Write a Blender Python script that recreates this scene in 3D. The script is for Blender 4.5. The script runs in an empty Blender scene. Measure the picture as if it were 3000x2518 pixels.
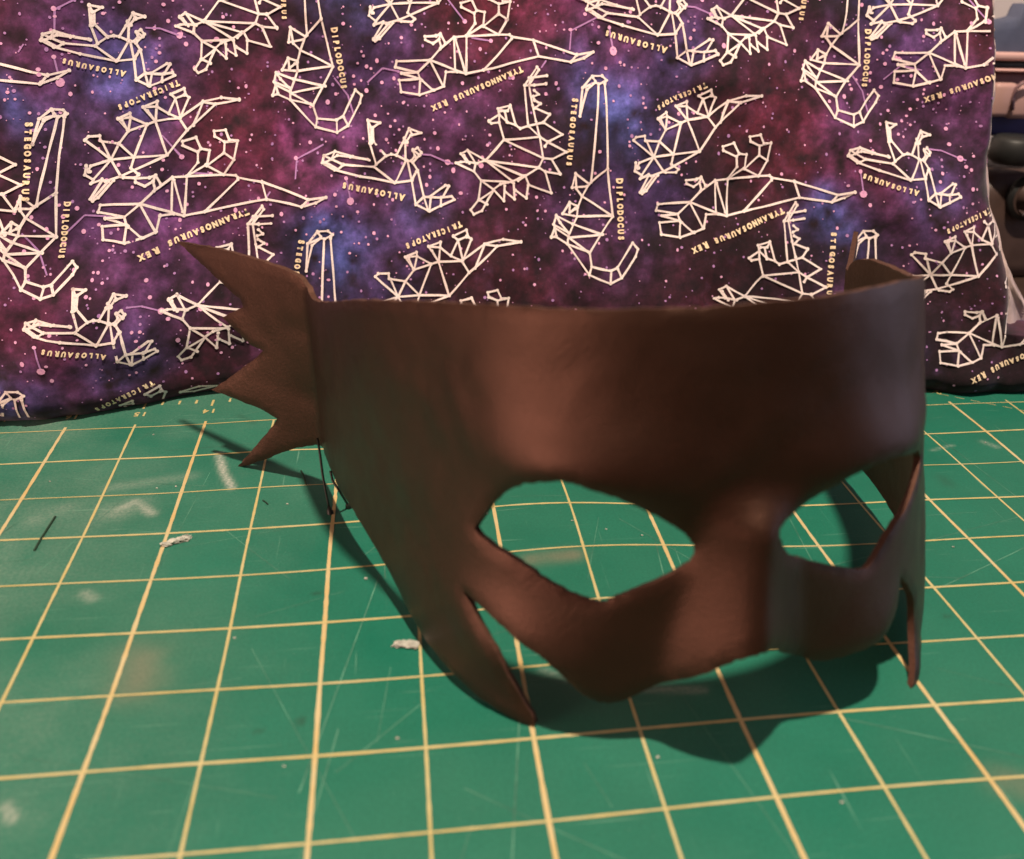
import bpy, bmesh, math, random
import numpy as np
from mathutils import Vector, Matrix
from mathutils.geometry import delaunay_2d_cdt
IN = 0.0254            # everything below is written in inches, one mat square = 1 inch
scene = bpy.context.scene
random.seed(7); rng = np.random.default_rng(7)

# ------------------------------------------------------------------ camera
W, H = 3000, 2518
CAM = np.array([-11.1792, -14.1224, 6.6719]); YAW, PIT, ROL = .1601, -.4599, .038
FPX, CX, CY = 2959.4, W/2 + 90, H/2 + 32.6
fw = np.array([math.sin(YAW)*math.cos(PIT), math.cos(YAW)*math.cos(PIT), math.sin(PIT)])
r0 = np.array([math.cos(YAW), -math.sin(YAW), 0]); u0 = np.cross(r0, fw)
RT_ = math.cos(ROL)*r0 + math.sin(ROL)*u0; UP_ = -math.sin(ROL)*r0 + math.cos(ROL)*u0
cd = bpy.data.cameras.new('camera'); cam = bpy.data.objects.new('camera', cd)
scene.collection.objects.link(cam); scene.camera = cam
cd.sensor_fit = 'HORIZONTAL'; cd.sensor_width = 36; cd.lens = 36*FPX/W
cd.shift_x = -(CX - W/2)/W; cd.shift_y = (CY - H/2)/W
cd.clip_start = .01; cd.clip_end = 50
m = Matrix.Identity(4)
for i in range(3):
    m[i][0] = RT_[i]; m[i][1] = UP_[i]; m[i][2] = -fw[i]; m[i][3] = CAM[i]*IN
cam.matrix_world = m
cd.dof.use_dof = True; cd.dof.focus_distance = 14.6*IN; cd.dof.aperture_fstop = 13.0

def ray(x, y): return fw + RT_*(x-CX)/FPX - UP_*(y-CY)/FPX
def onz(x, y, z=0.0):
    d = ray(x, y); return CAM + d*(z-CAM[2])/d[2]
def ony(x, y, Y):
    d = ray(x, y); return CAM + d*(Y-CAM[1])/d[1]

# ------------------------------------------------------------------ light
wd = bpy.data.worlds.new('World'); scene.world = wd; wd.use_nodes = True
bg = wd.node_tree.nodes['Background']; bg.inputs[0].default_value = (1.0, .74, .62, 1); bg.inputs[1].default_value = .145

def aim(o, loc, tgt):
    o.location = Vector(loc)*IN
    o.rotation_euler = (Vector(tgt)-Vector(loc)).to_track_quat('-Z', 'Y').to_euler()
def area(name, loc, tgt, sx, sy, power, col, shape='RECTANGLE'):
    l = bpy.data.lights.new(name, 'AREA'); l.shape = shape; l.size = sx*IN; l.size_y = sy*IN; l.energy = power; l.color = col
    o = bpy.data.objects.new(name, l); scene.collection.objects.link(o); aim(o, loc, tgt); return o
area('ceiling_lamp', (-7.5, -10.0, 44), (-8.2, -4, 0), 1.9, 1.9, 20.5, (1, .83, .66), 'DISK')
area('room_light', (-50, -20, 8.5), (-8, -5, 3), 22, 15, 9.2, (1, .62, .50))
area('cool_side_light', (26, -4, 10), (-5, -5, 3), 22, 18, 1.3, (.60, .68, 1))  # unseen cool source at the right, added for the bluish sheen
scene.view_settings.view_transform = 'Standard'; scene.view_settings.look = 'None'
scene.view_settings.exposure = 0; scene.view_settings.gamma = 1
scene.render.engine = 'CYCLES'

# ------------------------------------------------------------------ helpers
def srgb(r, g, b):
    f = lambda c: (c/255/12.92) if c/255 <= .04045 else ((c/255+.055)/1.055)**2.4
    return (f(r), f(g), f(b), 1)
def mesh_obj(name, verts, faces, mats, parent=None, fmat=None, smooth=True, attrs=None):
    me = bpy.data.meshes.new(name)
    V = np.asarray(verts, float)*IN
    me.from_pydata([tuple(v) for v in V], [], [tuple(int(i) for i in f) for f in faces])
    for mt in (mats if isinstance(mats, (list, tuple)) else [mats]): me.materials.append(mt)
    if fmat is not None: me.polygons.foreach_set('material_index', np.asarray(fmat, np.int32))
    me.polygons.foreach_set('use_smooth', [smooth]*len(me.polygons))
    if attrs:
        for an, data in attrs.items():
            a = me.color_attributes.new(an, 'FLOAT_COLOR', 'POINT')
            d = np.ones((len(V), 4)); d[:, :data.shape[1]] = data
            a.data.foreach_set('color', d.ravel())
    me.update()
    o = bpy.data.objects.new(name, me); scene.collection.objects.link(o)
    if parent: o.parent = parent
    return o
def tag(o, label=None, cat=None, group=None, kind=None):
    for k, v in (('label', label), ('category', cat), ('group', group), ('kind', kind)):
        if v: o[k] = v
    return o
def empty(name, loc=(0, 0, 0)):
    o = bpy.data.objects.new(name, None); scene.collection.objects.link(o)
    o.empty_display_size = .02; o.location = Vector(loc)*IN
    return o
class MB:
    def __init__(s): s.v = []; s.f = []; s.m = []
    def add(s, v, f, mi=0):
        b = len(s.v); s.v += [tuple(p) for p in v]; s.f += [tuple(i+b for i in q) for q in f]; s.m += [mi]*len(f)
    def obj(s, name, mats, parent=None, smooth=True): return mesh_obj(name, s.v, s.f, mats, parent, s.m, smooth)
def grid_faces(n, k):
    i, j = np.meshgrid(np.arange(n-1), np.arange(k-1), indexing='ij'); a = (i*k+j).ravel()
    return np.stack([a, a+k, a+k+1, a+1], 1)
_vn = {}
def vnoise(x, y, seed=0):
    if seed not in _vn: _vn[seed] = np.random.default_rng(seed).random((256, 256))
    r = _vn[seed]; xi = np.floor(x).astype(int); yi = np.floor(y).astype(int)
    fx = x-xi; fy = y-yi; fx = fx*fx*(3-2*fx); fy = fy*fy*(3-2*fy)
    g = lambda a, b: r[a % 256, b % 256]
    return (g(xi, yi)*(1-fx)+g(xi+1, yi)*fx)*(1-fy)+(g(xi, yi+1)*(1-fx)+g(xi+1, yi+1)*fx)*fy
def fbm(x, y, seed=0, o=4): return sum(vnoise(x*2**i, y*2**i, seed+i)/2**(i+1) for i in range(o))/(1-.5**o)
def rbox(mb, c, sz, bev=.1, mi=0, seg=3):
    bm = bmesh.new(); bmesh.ops.create_cube(bm, size=1)
    for v in bm.verts: v.co = Vector((v.co.x*sz[0], v.co.y*sz[1], v.co.z*sz[2]))
    bmesh.ops.bevel(bm, geom=list(bm.edges), offset=bev, segments=seg, profile=.5, affect='EDGES')
    bm.verts.index_update()
    mb.add([(v.co.x+c[0], v.co.y+c[1], v.co.z+c[2]) for v in bm.verts], [[v.index for v in f.verts] for f in bm.faces], mi); bm.free()
def tube(mb, pts, rad, n=8, mi=0):
    pts = [np.array(p, float) for p in pts]; rad = rad if hasattr(rad, '__len__') else [rad]*len(pts); vs = []; fs = []
    for i, p in enumerate(pts):
        t = pts[min(i+1, len(pts)-1)]-pts[max(i-1, 0)]; t /= np.linalg.norm(t)
        a = np.cross(t, [0.3, .1, 1.0]); a /= np.linalg.norm(a); b = np.cross(t, a)
        for k in range(n):
            q = 2*math.pi*k/n; vs.append(p+rad[i]*(math.cos(q)*a+math.sin(q)*b))
    for i in range(len(pts)-1):
        for k in range(n): fs.append((i*n+k, i*n+(k+1) % n, (i+1)*n+(k+1) % n, (i+1)*n+k))
    fs.append(tuple(range(n))[::-1]); fs.append(tuple((len(pts)-1)*n+k for k in range(n)))
    mb.add(vs, fs, mi)

# ------------------------------------------------------------------ materials
class NT:
    def __init__(s, name):
        s.mat = bpy.data.materials.new(name); s.mat.use_nodes = True; s.t = s.mat.node_tree
        s.b = s.t.nodes['Principled BSDF']; s.tc = s.n('ShaderNodeTexCoord')
    def n(s, ty, **k):
        o = s.t.nodes.new(ty)
        for a, v in k.items(): setattr(o, a, v)
        return o
    def link(s, a, b): s.t.links.new(a, b)
    def setv(s, sock, v):
        if hasattr(v, 'links') or isinstance(v, bpy.types.NodeSocket): s.link(v, sock)
        else: sock.default_value = v
    def noise(s, scale, detail=4, rough=.55, vec=None, dist=0, stretch=None):
        o = s.n('ShaderNodeTexNoise'); o.inputs['Scale'].default_value = scale; o.inputs['Detail'].default_value = detail
        o.inputs['Roughness'].default_value = rough; o.inputs['Distortion'].default_value = dist
        v = vec or s.tc.outputs['Object']
        if stretch:
            mp = s.n('ShaderNodeMapping'); mp.inputs['Scale'].default_value = stretch[:3]
            if len(stretch) > 3: mp.inputs['Rotation'].default_value = (0, 0, stretch[3])
            s.link(v, mp.inputs[0]); v = mp.outputs[0]
        s.link(v, o.inputs['Vector']); return o.outputs['Fac']
    def ramp(s, fac, stops):
        o = s.n('ShaderNodeValToRGB'); s.link(fac, o.inputs[0]); e = o.color_ramp.elements
        while len(e) < len(stops): e.new(.5)
        for i, (p, c) in enumerate(stops): e[i].position = p; e[i].color = c if len(c) == 4 else (*c, 1)
        return o.outputs[0]
    def mix(s, fac, a, b, blend='MIX'):
        o = s.n('ShaderNodeMix', data_type='RGBA', blend_type=blend)
        s.setv(o.inputs[0], fac); s.setv(o.inputs[6], a); s.setv(o.inputs[7], b); return o.outputs[2]
    def math(s, op, a, b=0.0, c=0.0, clamp=False):
        o = s.n('ShaderNodeMath', operation=op, use_clamp=clamp); s.setv(o.inputs[0], a); s.setv(o.inputs[1], b); s.setv(o.inputs[2], c); return o.outputs[0]
    def bump(s, h, strength, dist):
        o = s.n('ShaderNodeBump'); o.inputs['Strength'].default_value = strength; o.inputs['Distance'].default_value = dist*IN
        s.link(h, o.inputs['Height']); s.link(o.outputs[0], s.b.inputs['Normal']); return o
    def attr(s, name):
        o = s.n('ShaderNodeAttribute', attribute_name=name); return o
    def set(s, **k):
        for a, v in k.items(): s.setv(s.b.inputs[{'col': 'Base Color', 'rough': 'Roughness', 'spec': 'Specular IOR Level', 'metal': 'Metallic', 'sheen': 'Sheen Weight', 'sss': 'Subsurface Weight'}[a]], v)
        return s.mat
G1 = (0, 0, 0, 1); G2 = (1, 1, 1, 1)

def mat_simple(name, c, rough=.6, var=.25, scale=60, spec=.4, bump=.0, metal=0):
    t = NT(name); n = t.noise(scale, 5)
    d = tuple(x*(1-var) for x in c[:3])+(1,); l = tuple(min(1, x*(1+var)) for x in c[:3])+(1,)
    t.set(col=t.ramp(n, [(.3, d), (.7, l)]), rough=rough, spec=spec, metal=metal)
    if bump: t.bump(t.noise(scale*6, 4), bump, .01)
    return t.mat

def mat_cutting():
    t = NT('green_vinyl'); n = t.noise(28, 6, .6); g = t.ramp(n, [(.25, (.0055, .112, .072, 1)), (.75, (.010, .142, .092, 1))])
    big = t.noise(9, 3); g = t.mix(t.ramp(big, [(.42, G1), (.7, (.35, .35, .35, 1))]), g, (.048, .155, .102, 1))
    w = t.attr('wear_and_light'); sp = t.n('ShaderNodeSeparateColor'); t.link(w.outputs['Color'], sp.inputs[0])
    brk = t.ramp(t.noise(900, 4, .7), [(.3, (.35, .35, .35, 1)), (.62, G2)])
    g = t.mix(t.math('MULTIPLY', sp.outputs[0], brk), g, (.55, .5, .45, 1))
    g = t.mix(sp.outputs[1], g, (.02, .035, .022, 1))
    g = t.mix(sp.outputs[2], g, (.27, .17, .12, 1))
    s = None
    for k, (st, lo) in enumerate([((3, 170, 1, .35), .735), ((150, 4, 1, .2), .745), ((4, 210, 1, -.9), .74), ((5, 160, 1, 1.15), .74)]):
        a = t.ramp(t.noise(6, 2, .5, stretch=st), [(lo-.03, G1), (lo+.05, (.55, .55, .55, 1))]); s = a if s is None else t.mix(1.0, s, a, 'LIGHTEN')
    g = t.mix(t.math('MULTIPLY', s, .6), g, (.3, .5, .38, 1))
    g = t.mix(1.0, g, t.ramp(t.noise(1300, 4, .7), [(.3, (.70, .80, .79, 1)), (.7, (1.12, 1.12, 1.10, 1))]), 'MULTIPLY')
    dust = t.ramp(t.noise(2600, 1), [(.76, G1), (.80, (.6, .6, .6, 1))]); g = t.mix(t.math('MULTIPLY', dust, .5), g, (.6, .62, .55, 1))
    t.set(col=g, rough=t.ramp(t.noise(40, 4), [(.3, (.42, .42, .42, 1)), (.7, (.6, .6, .6, 1))]), spec=.28)
    h = t.mix(1.0, t.noise(4000, 2), s, 'ADD'); t.bump(h, .12, .004)
    return t.mat
def mat_ink(name, c1, c2):
    t = NT(name); c = t.ramp(t.noise(55, 5, .6), [(.35, c1), (.65, c2)])
    wr = t.ramp(t.noise(1500, 3, .6), [(.60, G1), (.70, (.8, .8, .8, 1))]); c = t.mix(t.math('MULTIPLY', wr, .35), c, (.1, .22, .12, 1))
    return t.set(col=c, rough=.55, spec=.3)
def mat_leather(name, a, b, rough):
    t = NT(name); n = t.noise(22, 4); c = t.ramp(n, [(.3, a), (.72, b)])
    f = t.noise(900, 5, .65); c = t.mix(t.ramp(f, [(.35, G1), (.65, G2)]), t.mix(.5, c, (.008, .005, .0035, 1)), c)
    t.b.inputs['Specular Tint'].default_value = (1, .52, .38, 1)
    t.set(col=c, rough=t.ramp(t.noise(60, 4), [(.3, (rough-.05,)*3+(1,)), (.7, (rough+.07,)*3+(1,))]), spec=.62)
    t.bump(t.noise(1000, 6, .75), .5, .012); return t.mat
def mat_galaxy():
    t = NT('galaxy_print'); a = t.attr('print'); c = a.outputs['Color']
    f = t.noise(420, 6, .72); c = t.mix(1.0, c, t.ramp(f, [(.28, (.55, .55, .58, 1)), (.5, (1, 1, 1, 1)), (.78, (1.9, 1.6, 1.8, 1))]), 'MULTIPLY')
    d = t.ramp(t.noise(1900, 2, .5), [(.70, G1), (.80, (.7, .7, .7, 1))]); c = t.mix(t.math('MULTIPLY', d, .35), c, (.30, .25, .42, 1))
    t.set(col=c, rough=.82, spec=.2, sheen=.12)
    wv = t.n('ShaderNodeTexWave'); wv.inputs['Scale'].default_value = 900; t.link(t.tc.outputs['Object'], wv.inputs[0])
    t.bump(t.mix(.5, t.noise(2500, 3), wv.outputs[0]), .25, .004); return t.mat
def mat_cream(name, c, edge):
    t = NT(name); f = t.noise(2200, 4, .7); t.set(col=t.ramp(f, [(.3, edge), (.55, c)]), rough=.85, spec=.15); return t.mat

M_green = mat_cutting(); M_line = mat_ink('grid_ink', (.45, .36, .14, 1), (.47, .41, .21, 1)); M_line2 = mat_ink('grid_ink_orange', (.50, .35, .14, 1), (.49, .41, .23, 1))
M_cutline = mat_simple('knife_cut', (.075, .20, .14, 1), .7, .6, 90, .2)
M_leather = mat_leather('brown_leather', (.012, .0058, .0038, 1), (.021, .0086, .0051, 1), .385)
M_back = mat_leather('leather_flesh_side', (.055, .034, .024, 1), (.08, .05, .035, 1), .7)
M_cut = mat_leather('leather_cut_edge', (.045, .02, .013, 1), (.085, .040, .028, 1), .6)
M_gal = mat_galaxy(); M_print = mat_cream('cream_print', (.86, .74, .70, 1), (.62, .46, .50, 1)); M_text = mat_cream('gold_print', (.86, .68, .46, 1), (.70, .50, .36, 1))
M_star = mat_cream('pink_print', (.74, .38, .58, 1), (.50, .22, .44, 1)); M_star2 = mat_cream('mauve_print', (.42, .22, .46, 1), (.26, .12, .30, 1))
M_cord = mat_simple('waxed_black_cord', (.012, .014, .010, 1), .5)

# ------------------------------------------------------------------ table
def slab(name, x0, x1, y0, y1, z0, z1, mt, **k):
    mb = MB(); rbox(mb, ((x0+x1)/2, (y0+y1)/2, (z0+z1)/2), (x1-x0, y1-y0, z1-z0), .05); o = mb.obj(name, mt); return tag(o, **k)
M_table = mat_simple('dark_wood', (.045, .027, .02, 1), .45, .3, 25)
slab('table_top', -34, 26, -24, 23.9, -1.3, -.13, M_table, kind='structure')
M_wall = mat_simple('wall_paint', (.74, .66, .64, 1), .9, .05, 8)
slab('wall', -60, 60, 24, 25, -30, 60, M_wall, kind='structure')

# ------------------------------------------------------------------ cutting mat
CP = [(16,0,.007,.029),(15,0,-.031,.063),(14,0,-.012,.096),(13,0,-.021,.2),(16,1,.008,.015),(15,1,-.004,.05),(14,1,-.016,.057),(16,2,.021,-.01),(15,2,.007,-.012),(14,2,-.007,.006),(13,2,-.01,.067),(15,3,.018,-.012),(14,3,.002,-.02),(13,3,-.016,-.002),(12,3,-.016,.042),(15,4,.014,-.015),(14,4,.004,-.026),(13,4,-.01,-.028),(12,4,-.025,.008),(15,5,.019,.002),(14,5,.003,-.02),(13,5,.004,-.036),(12,5,-.011,-.024),(15,6,.02,.004),(14,6,.015,-.007),(13,6,.005,-.012),(12,6,-.017,-.032),(14,7,.003,-.007),(13,7,-.002,-.008),(12,7,-.001,-.027),(11,7,-.008,-.026),(10,7,-.008,-.013),(9,7,.008,.007),(8,7,.007,.024),(7,7,.014,.039),(6,7,.012,.023),(12,8,-.006,-.02),(11,8,-.011,-.01),(10,8,-.018,-.006),(9,8,.008,.023),(8,8,.013,.044),(7,8,.024,.049),(6,8,.036,.037),(10,3,.042,.305),(9,3,.065,.322),(10,4,.034,.175),(9,4,.045,.231),(8,4,.056,.179),(9,5,.029,.141),(5,6,.022,.004),(5,5,.015,-.024),(4,5,.015,-.026),(4,4,.013,-.02),(5,3,-.016,-.04),(4,3,-.011,-.023),(3,3,-.008,-.05),(3,2,-.005,-.058),(2,2,-.05,-.053),(2,1,-.016,-.029),(3,1,-.036,-.051),(6,4,-.007,-.026),(2,0,-.048,.014)]
CP = np.array(CP, float); cxy = np.stack([-CP[:, 0], -CP[:, 1]], 1)
def phi(a, b): return np.exp(-((a[:, None, :]-b[None, :, :])**2).sum(-1)/(2*1.1**2))
Kc = np.linalg.solve(phi(cxy, cxy)+.08*np.eye(len(CP)), CP[:, 2:])
def warp(p):                      # the printed grid of the old mat is not perfectly regular
    p = np.atleast_2d(np.asarray(p, float)); return p + phi(p, cxy) @ Kc
X0, X1, Y0, Y1 = -19.0, 1.2, -11.0, 2.6
nx, ny = 390, 232
gx, gy = np.meshgrid(np.linspace(X0, X1, nx), np.linspace(Y0, Y1, ny), indexing='ij')
wear_and_light = np.zeros((nx, ny, 3))
def seg_mark(ch, pts, w, s, taper=True):
    P = [onz(*q)[:2] for q in pts]
    for i in range(len(P)-1):
        a, b = P[i], P[i+1]; d = b-a; L2 = d@d
        t = np.clip(((gx-a[0])*d[0]+(gy-a[1])*d[1])/L2, 0, 1)
        r = np.hypot(gx-a[0]-t*d[0], gy-a[1]-t*d[1]); k = s*np.exp(-(r/w)**2)
        wear_and_light[..., ch] = np.maximum(wear_and_light[..., ch], k)
seg_mark(0, [(640, 1330), (655, 1385), (680, 1430)], .05, .75)
seg_mark(0, [(350, 1492), (398, 1470), (445, 1505)], .07, .45); seg_mark(0, [(340, 1500), (390, 1485)], .2, .22)
seg_mark(0, [(1590, 1965), (1665, 1990)], .05, .3); seg_mark(0, [(1870, 2020), (2060, 2022)], .05, .30)
seg_mark(0, [(15, 2365), (35, 2400)], .05, .5); seg_mark(0, [(320, 1430), (450, 1410), (560, 1395)], .12, .13)
seg_mark(0, [(250, 1740), (270, 1755)], .07, .3); seg_mark(0, [(100, 1530), (190, 1490)], .15, .12)
seg_mark(0, [(2730, 1320), (2790, 1305)], .03, .3); seg_mark(0, [(2880, 1295), (2920, 1310)], .05, .3)
seg_mark(1, [(880, 2110), (880, 2118)], .035, .8); seg_mark(1, [(755, 2140), (760, 2142)], .03, .5)
seg_mark(1, [(2760, 1400), (2780, 1420)], .12, .25); seg_mark(1, [(2770, 1805), (2775, 1806)], .04, .5)
seg_mark(1, [(700, 1218), (745, 1240)], .05, .25); seg_mark(1, [(920, 1740), (932, 1740)], .03, .5)  # first mark paints a feather point's faint shadow wedge into the colour
seg_mark(2, [(410, 1930), (400, 2010)], .28, .30); seg_mark(2, [(1560, 1640), (1680, 1625)], .14, .38); seg_mark(2, [(2950, 2290), (3000, 2300)], .2, .3)
wear_and_light[..., 0] += .30*np.clip((-11.5-gx)/6, 0, 1)*fbm(gx*.8, gy*.8, 51)  # warm glare at the left, painted in as a pale haze
wn = fbm(gx*4, gy*4, 3)[..., None]; wear_and_light = np.clip(wear_and_light*(.55+.9*wn), 0, 1)
top = np.stack([gx, gy, 0*gx], -1).reshape(-1, 3)
mb = MB(); mb.v = [tuple(p) for p in top]; mb.f = [tuple(f) for f in grid_faces(nx, ny)]; mb.m = [0]*len(mb.f)
b0 = len(mb.v)
mb.v += [(X0, Y0, 0), (X1, Y0, 0), (X1, Y1, 0), (X0, Y1, 0), (X0, Y0, -.12), (X1, Y0, -.12), (X1, Y1, -.12), (X0, Y1, -.12)]
for q in ((0, 4, 5, 1), (1, 5, 6, 2), (2, 6, 7, 3), (3, 7, 4, 0), (7, 6, 5, 4)): mb.f.append(tuple(b0+i for i in q)); mb.m.append(0)
def ribbon2(p, q, w, mi, z=.0035, n=24):
    t = np.linspace(0, 1, n)[:, None]; P = warp(np.array(p)*(1-t)+np.array(q)*t); d = np.gradient(P, axis=0); d /= np.linalg.norm(d, axis=1)[:, None]
    nn = np.stack([-d[:, 1], d[:, 0]], 1); ww = w/2*(1+.10*rng.standard_normal((n, 1)))
    A = P+nn*ww; B = P-nn*ww
    mb.add([(*a, z) for a in A]+[(*b, z) for b in B], [(i, i+1, n+i+1, n+i) for i in range(n-1)], mi)
for c in range(0, 20):
    thick = c % 2 == 0
    y1 = .1
    if 3 < c < 14 and c != 14: y1 = .0
    ribbon2((-c, -10.8), (-c, y1), .043 if thick else .030, 2 if thick else 1, .0035, 120)
for r in range(0, 11):
    w = .020 if r in (0, 2) else (.034 if r % 2 else .028)
    ribbon2((-18.8, -r), (1.0, -r), w, 1, .0050, 200)
for k in range(0, 4*19):
    x = -k/4; l = .17 if k % 4 == 0 else .10
    y_ = .68 if k % 4 == 0 else .80; ribbon2((x, y_), (x, y_+l*1.4), .034, 1, .0035, 4)
for k in range(110):          # old knife cuts
    c = np.array([random.uniform(-18, 0), random.uniform(-10.5, .5)]); an = random.choice([random.gauss(.05, .12), random.gauss(1.45, .15), random.uniform(0, 3.1)]); l = random.uniform(.4, 3.5)
    d = np.array([math.cos(an), math.sin(an)])*l; ribbon2(c, c+d, random.choice([.006, .008, .011]), 3, .0026, 6)
# a faint dashed diagonal guide
for k in range(9): ribbon2((-2.2+k*.2, .55-k*.14), (-2.08+k*.2, .55-.084-k*.14), .014, 1, .0035, 3)
# ---- glyphs: built-in font turned to flat mesh, cached per character
_gl = {}
def glyph(ch, bold=.035):
    if (ch, bold) in _gl: return _gl[(ch, bold)]
    cu = bpy.data.curves.new('glyph', 'FONT'); cu.body = ch; cu.offset = bold; cu.resolution_u = 3; cu.align_x = 'CENTER'
    o = bpy.data.objects.new('glyph', cu); scene.collection.objects.link(o)
    me = o.to_mesh(); V = np.array([v.co[:2] for v in me.vertices]).reshape(-1, 2); Fc = [tuple(p.vertices) for p in me.polygons]
    o.to_mesh_clear(); bpy.data.objects.remove(o); bpy.data.curves.remove(cu)
    if len(V): V[:, 0] -= (V[:, 0].max()+V[:, 0].min())/2
    _gl[(ch, bold)] = (V, Fc); return V, Fc
# numbers along the far edge, upside down from here
for num in range(2, 18):
    s = str(num)
    for i, ch in enumerate(s):
        V, Fc = glyph(ch)
        if not len(V): continue
        q = np.array([-num-(i-(len(s)-1)/2)*.11, .54]); P = warp(np.stack([q[0]-V[:, 0]*.17, q[1]-V[:, 1]*.20], 1))
        mb.add([(*p, .004) for p in P], Fc, 1)

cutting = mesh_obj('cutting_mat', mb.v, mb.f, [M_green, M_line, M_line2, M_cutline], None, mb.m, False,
    {'wear_and_light': np.concatenate([wear_and_light.reshape(-1, 3), np.zeros((len(mb.v)-nx*ny, 3))])})
tag(cutting, 'green self healing cutting mat with yellow one inch grid lines lying under the mask', 'cutting mat')

# ------------------------------------------------------------------ fabric
def sm(a, b, x): t = np.clip((x-a)/(b-a), 0, 1); return t*t*(3-2*t)
def gs(x, c, w): return np.exp(-((x-c)/w)**2)
HX = np.array([-22, -17, -16.1, -15.5, -15.05, -14.3, -14.0, -12, -8, -4, -2.2, -1.15, -.5, 2]); HY = np.array([.0, .28, .45, .75, 1.02, 1.22, 1.45, 1.6, 1.4, 1.0, .60, .42, .44, .6])
ZX = np.array([0, .80, 1.05, 1.4, 1.95, 2.35, 2.85, 3.7, 4.25, 5.6, 8.0]); XR = np.array([1.9, 1.6, -.78, -.80, -.84, -.92, -1.05, -1.17, -1.18, -1.20, -1.20])
def xr(z): return np.interp(z, ZX, XR)
def fy(x, z):
    x = np.asarray(x, float); z = np.asarray(z, float)
    y = sum(np.interp(x+d, HX, HY) for d in (-.5, -.25, 0, .25, .5))/5
    y = y + .34*np.clip((.42-z)/.42, 0, 1)**2.4 - .34 + .38*z
    y = y - .22*gs(z, 1.2, 1.0)*gs(x, -15.5, 2.0)
    wr = fbm(x*.9+5, z*.7, 11, 3)-.5; y = y+.42*wr+.10*(fbm(x*2.3+9, z*1.6, 17, 3)-.5)
    a = x*.55+z*.83; y = y+.07*np.sin(a*3.1+3*fbm(x*.5, z*.5, 23))*sm(-10, -3, x)+.06*gs(x+.35*z+6*(fbm(z*.3, z*.2, 29)-.5), -9.5, .35)*sm(2.5, 4.5, z)
    y = y+.035*np.sin((x-.4*z)*5.0)*gs(z, .5, .7)
    y = y-.07*gs(z-.08*(x+16), .95, .32)*sm(-17, -14.8, x)*(1-sm(-13.6, -12.8, x))
    e = np.clip((x-(xr(z)-.45))/.45, 0, 1.6); return y+.55*e**2.4 - .10*gs(e, .45, .2)*sm(3, 5.5, z)
def px2f(x, y):
    Y = .9
    for _ in range(6): p = ony(x, y, Y); Y = float(fy(p[0], p[2]))
    return np.array([p[0], p[2]])
# instances of each printed dinosaur: pixel of its anchor in the photograph
I2 = (1156, 536)
INST = {
 'allo': [(340, 179), (1156, 536), (1926, 103), (2667, 528), (281, 1012), (1090, 1400), (2700, -300)],
 'tric': [(489.5, 455), (2049.5, 444), (1317, 867), (2866, 810), (1283, 10), (2746, 18), (430, 1292)],
 'rex': [(538, 633), (1364, 217), (2127.6, 634), (2827.6, 200.5), (2934, 1016.6), (1362, 1072), (-274, 299), (560, -205)],
 'steg': [(1423, 471), (597.6, 64), (2141, 47.6), (578.6, 895), (2934, 463), (2181, 869), (-240, 590)],
 'dipl': [(917, 310), (1727, 742), (2447.6, 286), (74, 788), (943, 1172), (2498, 1157), (62, 1682), (1660, -90)]}
def L(o, sc, *pl): return [[(o[0]+x/sc, o[1]+y/sc) for x, y in p] for p in pl]
ALLO = L((930, 340), 5.0,
 [(760, 650), (520, 600), (255, 525), (95, 590), (70, 695), (245, 795), (620, 890), (1130, 985), (1390, 950)],
 [(95, 590), (200, 640), (255, 525)], [(740, 640), (480, 605), (290, 585), (200, 640), (110, 690)], [(200, 640), (380, 720), (830, 745), (1130, 985)], [(70, 695), (120, 690), (300, 790), (380, 720)],
 [(860, 705), (1000, 590), (1080, 565), (1160, 580), (1300, 650)], [(830, 745), (860, 705), (770, 410), (740, 70), (920, 105), (815, 175), (820, 380), (1000, 590)], [(740, 70), (790, 180), (795, 400), (770, 410)],
 [(1160, 580), (1250, 400), (1345, 190), (1520, 250), (1370, 290), (1290, 400), (1290, 650)], [(1345, 190), (1390, 280)], [(1270, 330), (1320, 390)],
 [(1300, 650), (1150, 970)], [(1300, 650), (1400, 680), (1490, 580), (1520, 540), (1465, 470), (1400, 510), (1430, 590), (1370, 660)], [(1400, 500), (1500, 580)], [(1320, 660), (1380, 950), (1440, 1300), (1640, 1400), (1810, 1320), (2010, 1230), (1970, 1180), (1810, 1200), (1560, 1190), (1440, 1300)],
 [(1400, 690), (1470, 800), (1560, 1190)], [(1450, 820), (1390, 930)], [(1560, 1190), (1640, 1190), (1880, 1020), (1930, 1030), (1840, 1190)], [(1560, 1190), (1620, 1390)], [(1660, 1190), (1640, 1390)], [(1810, 1200), (1810, 1320)])
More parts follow.
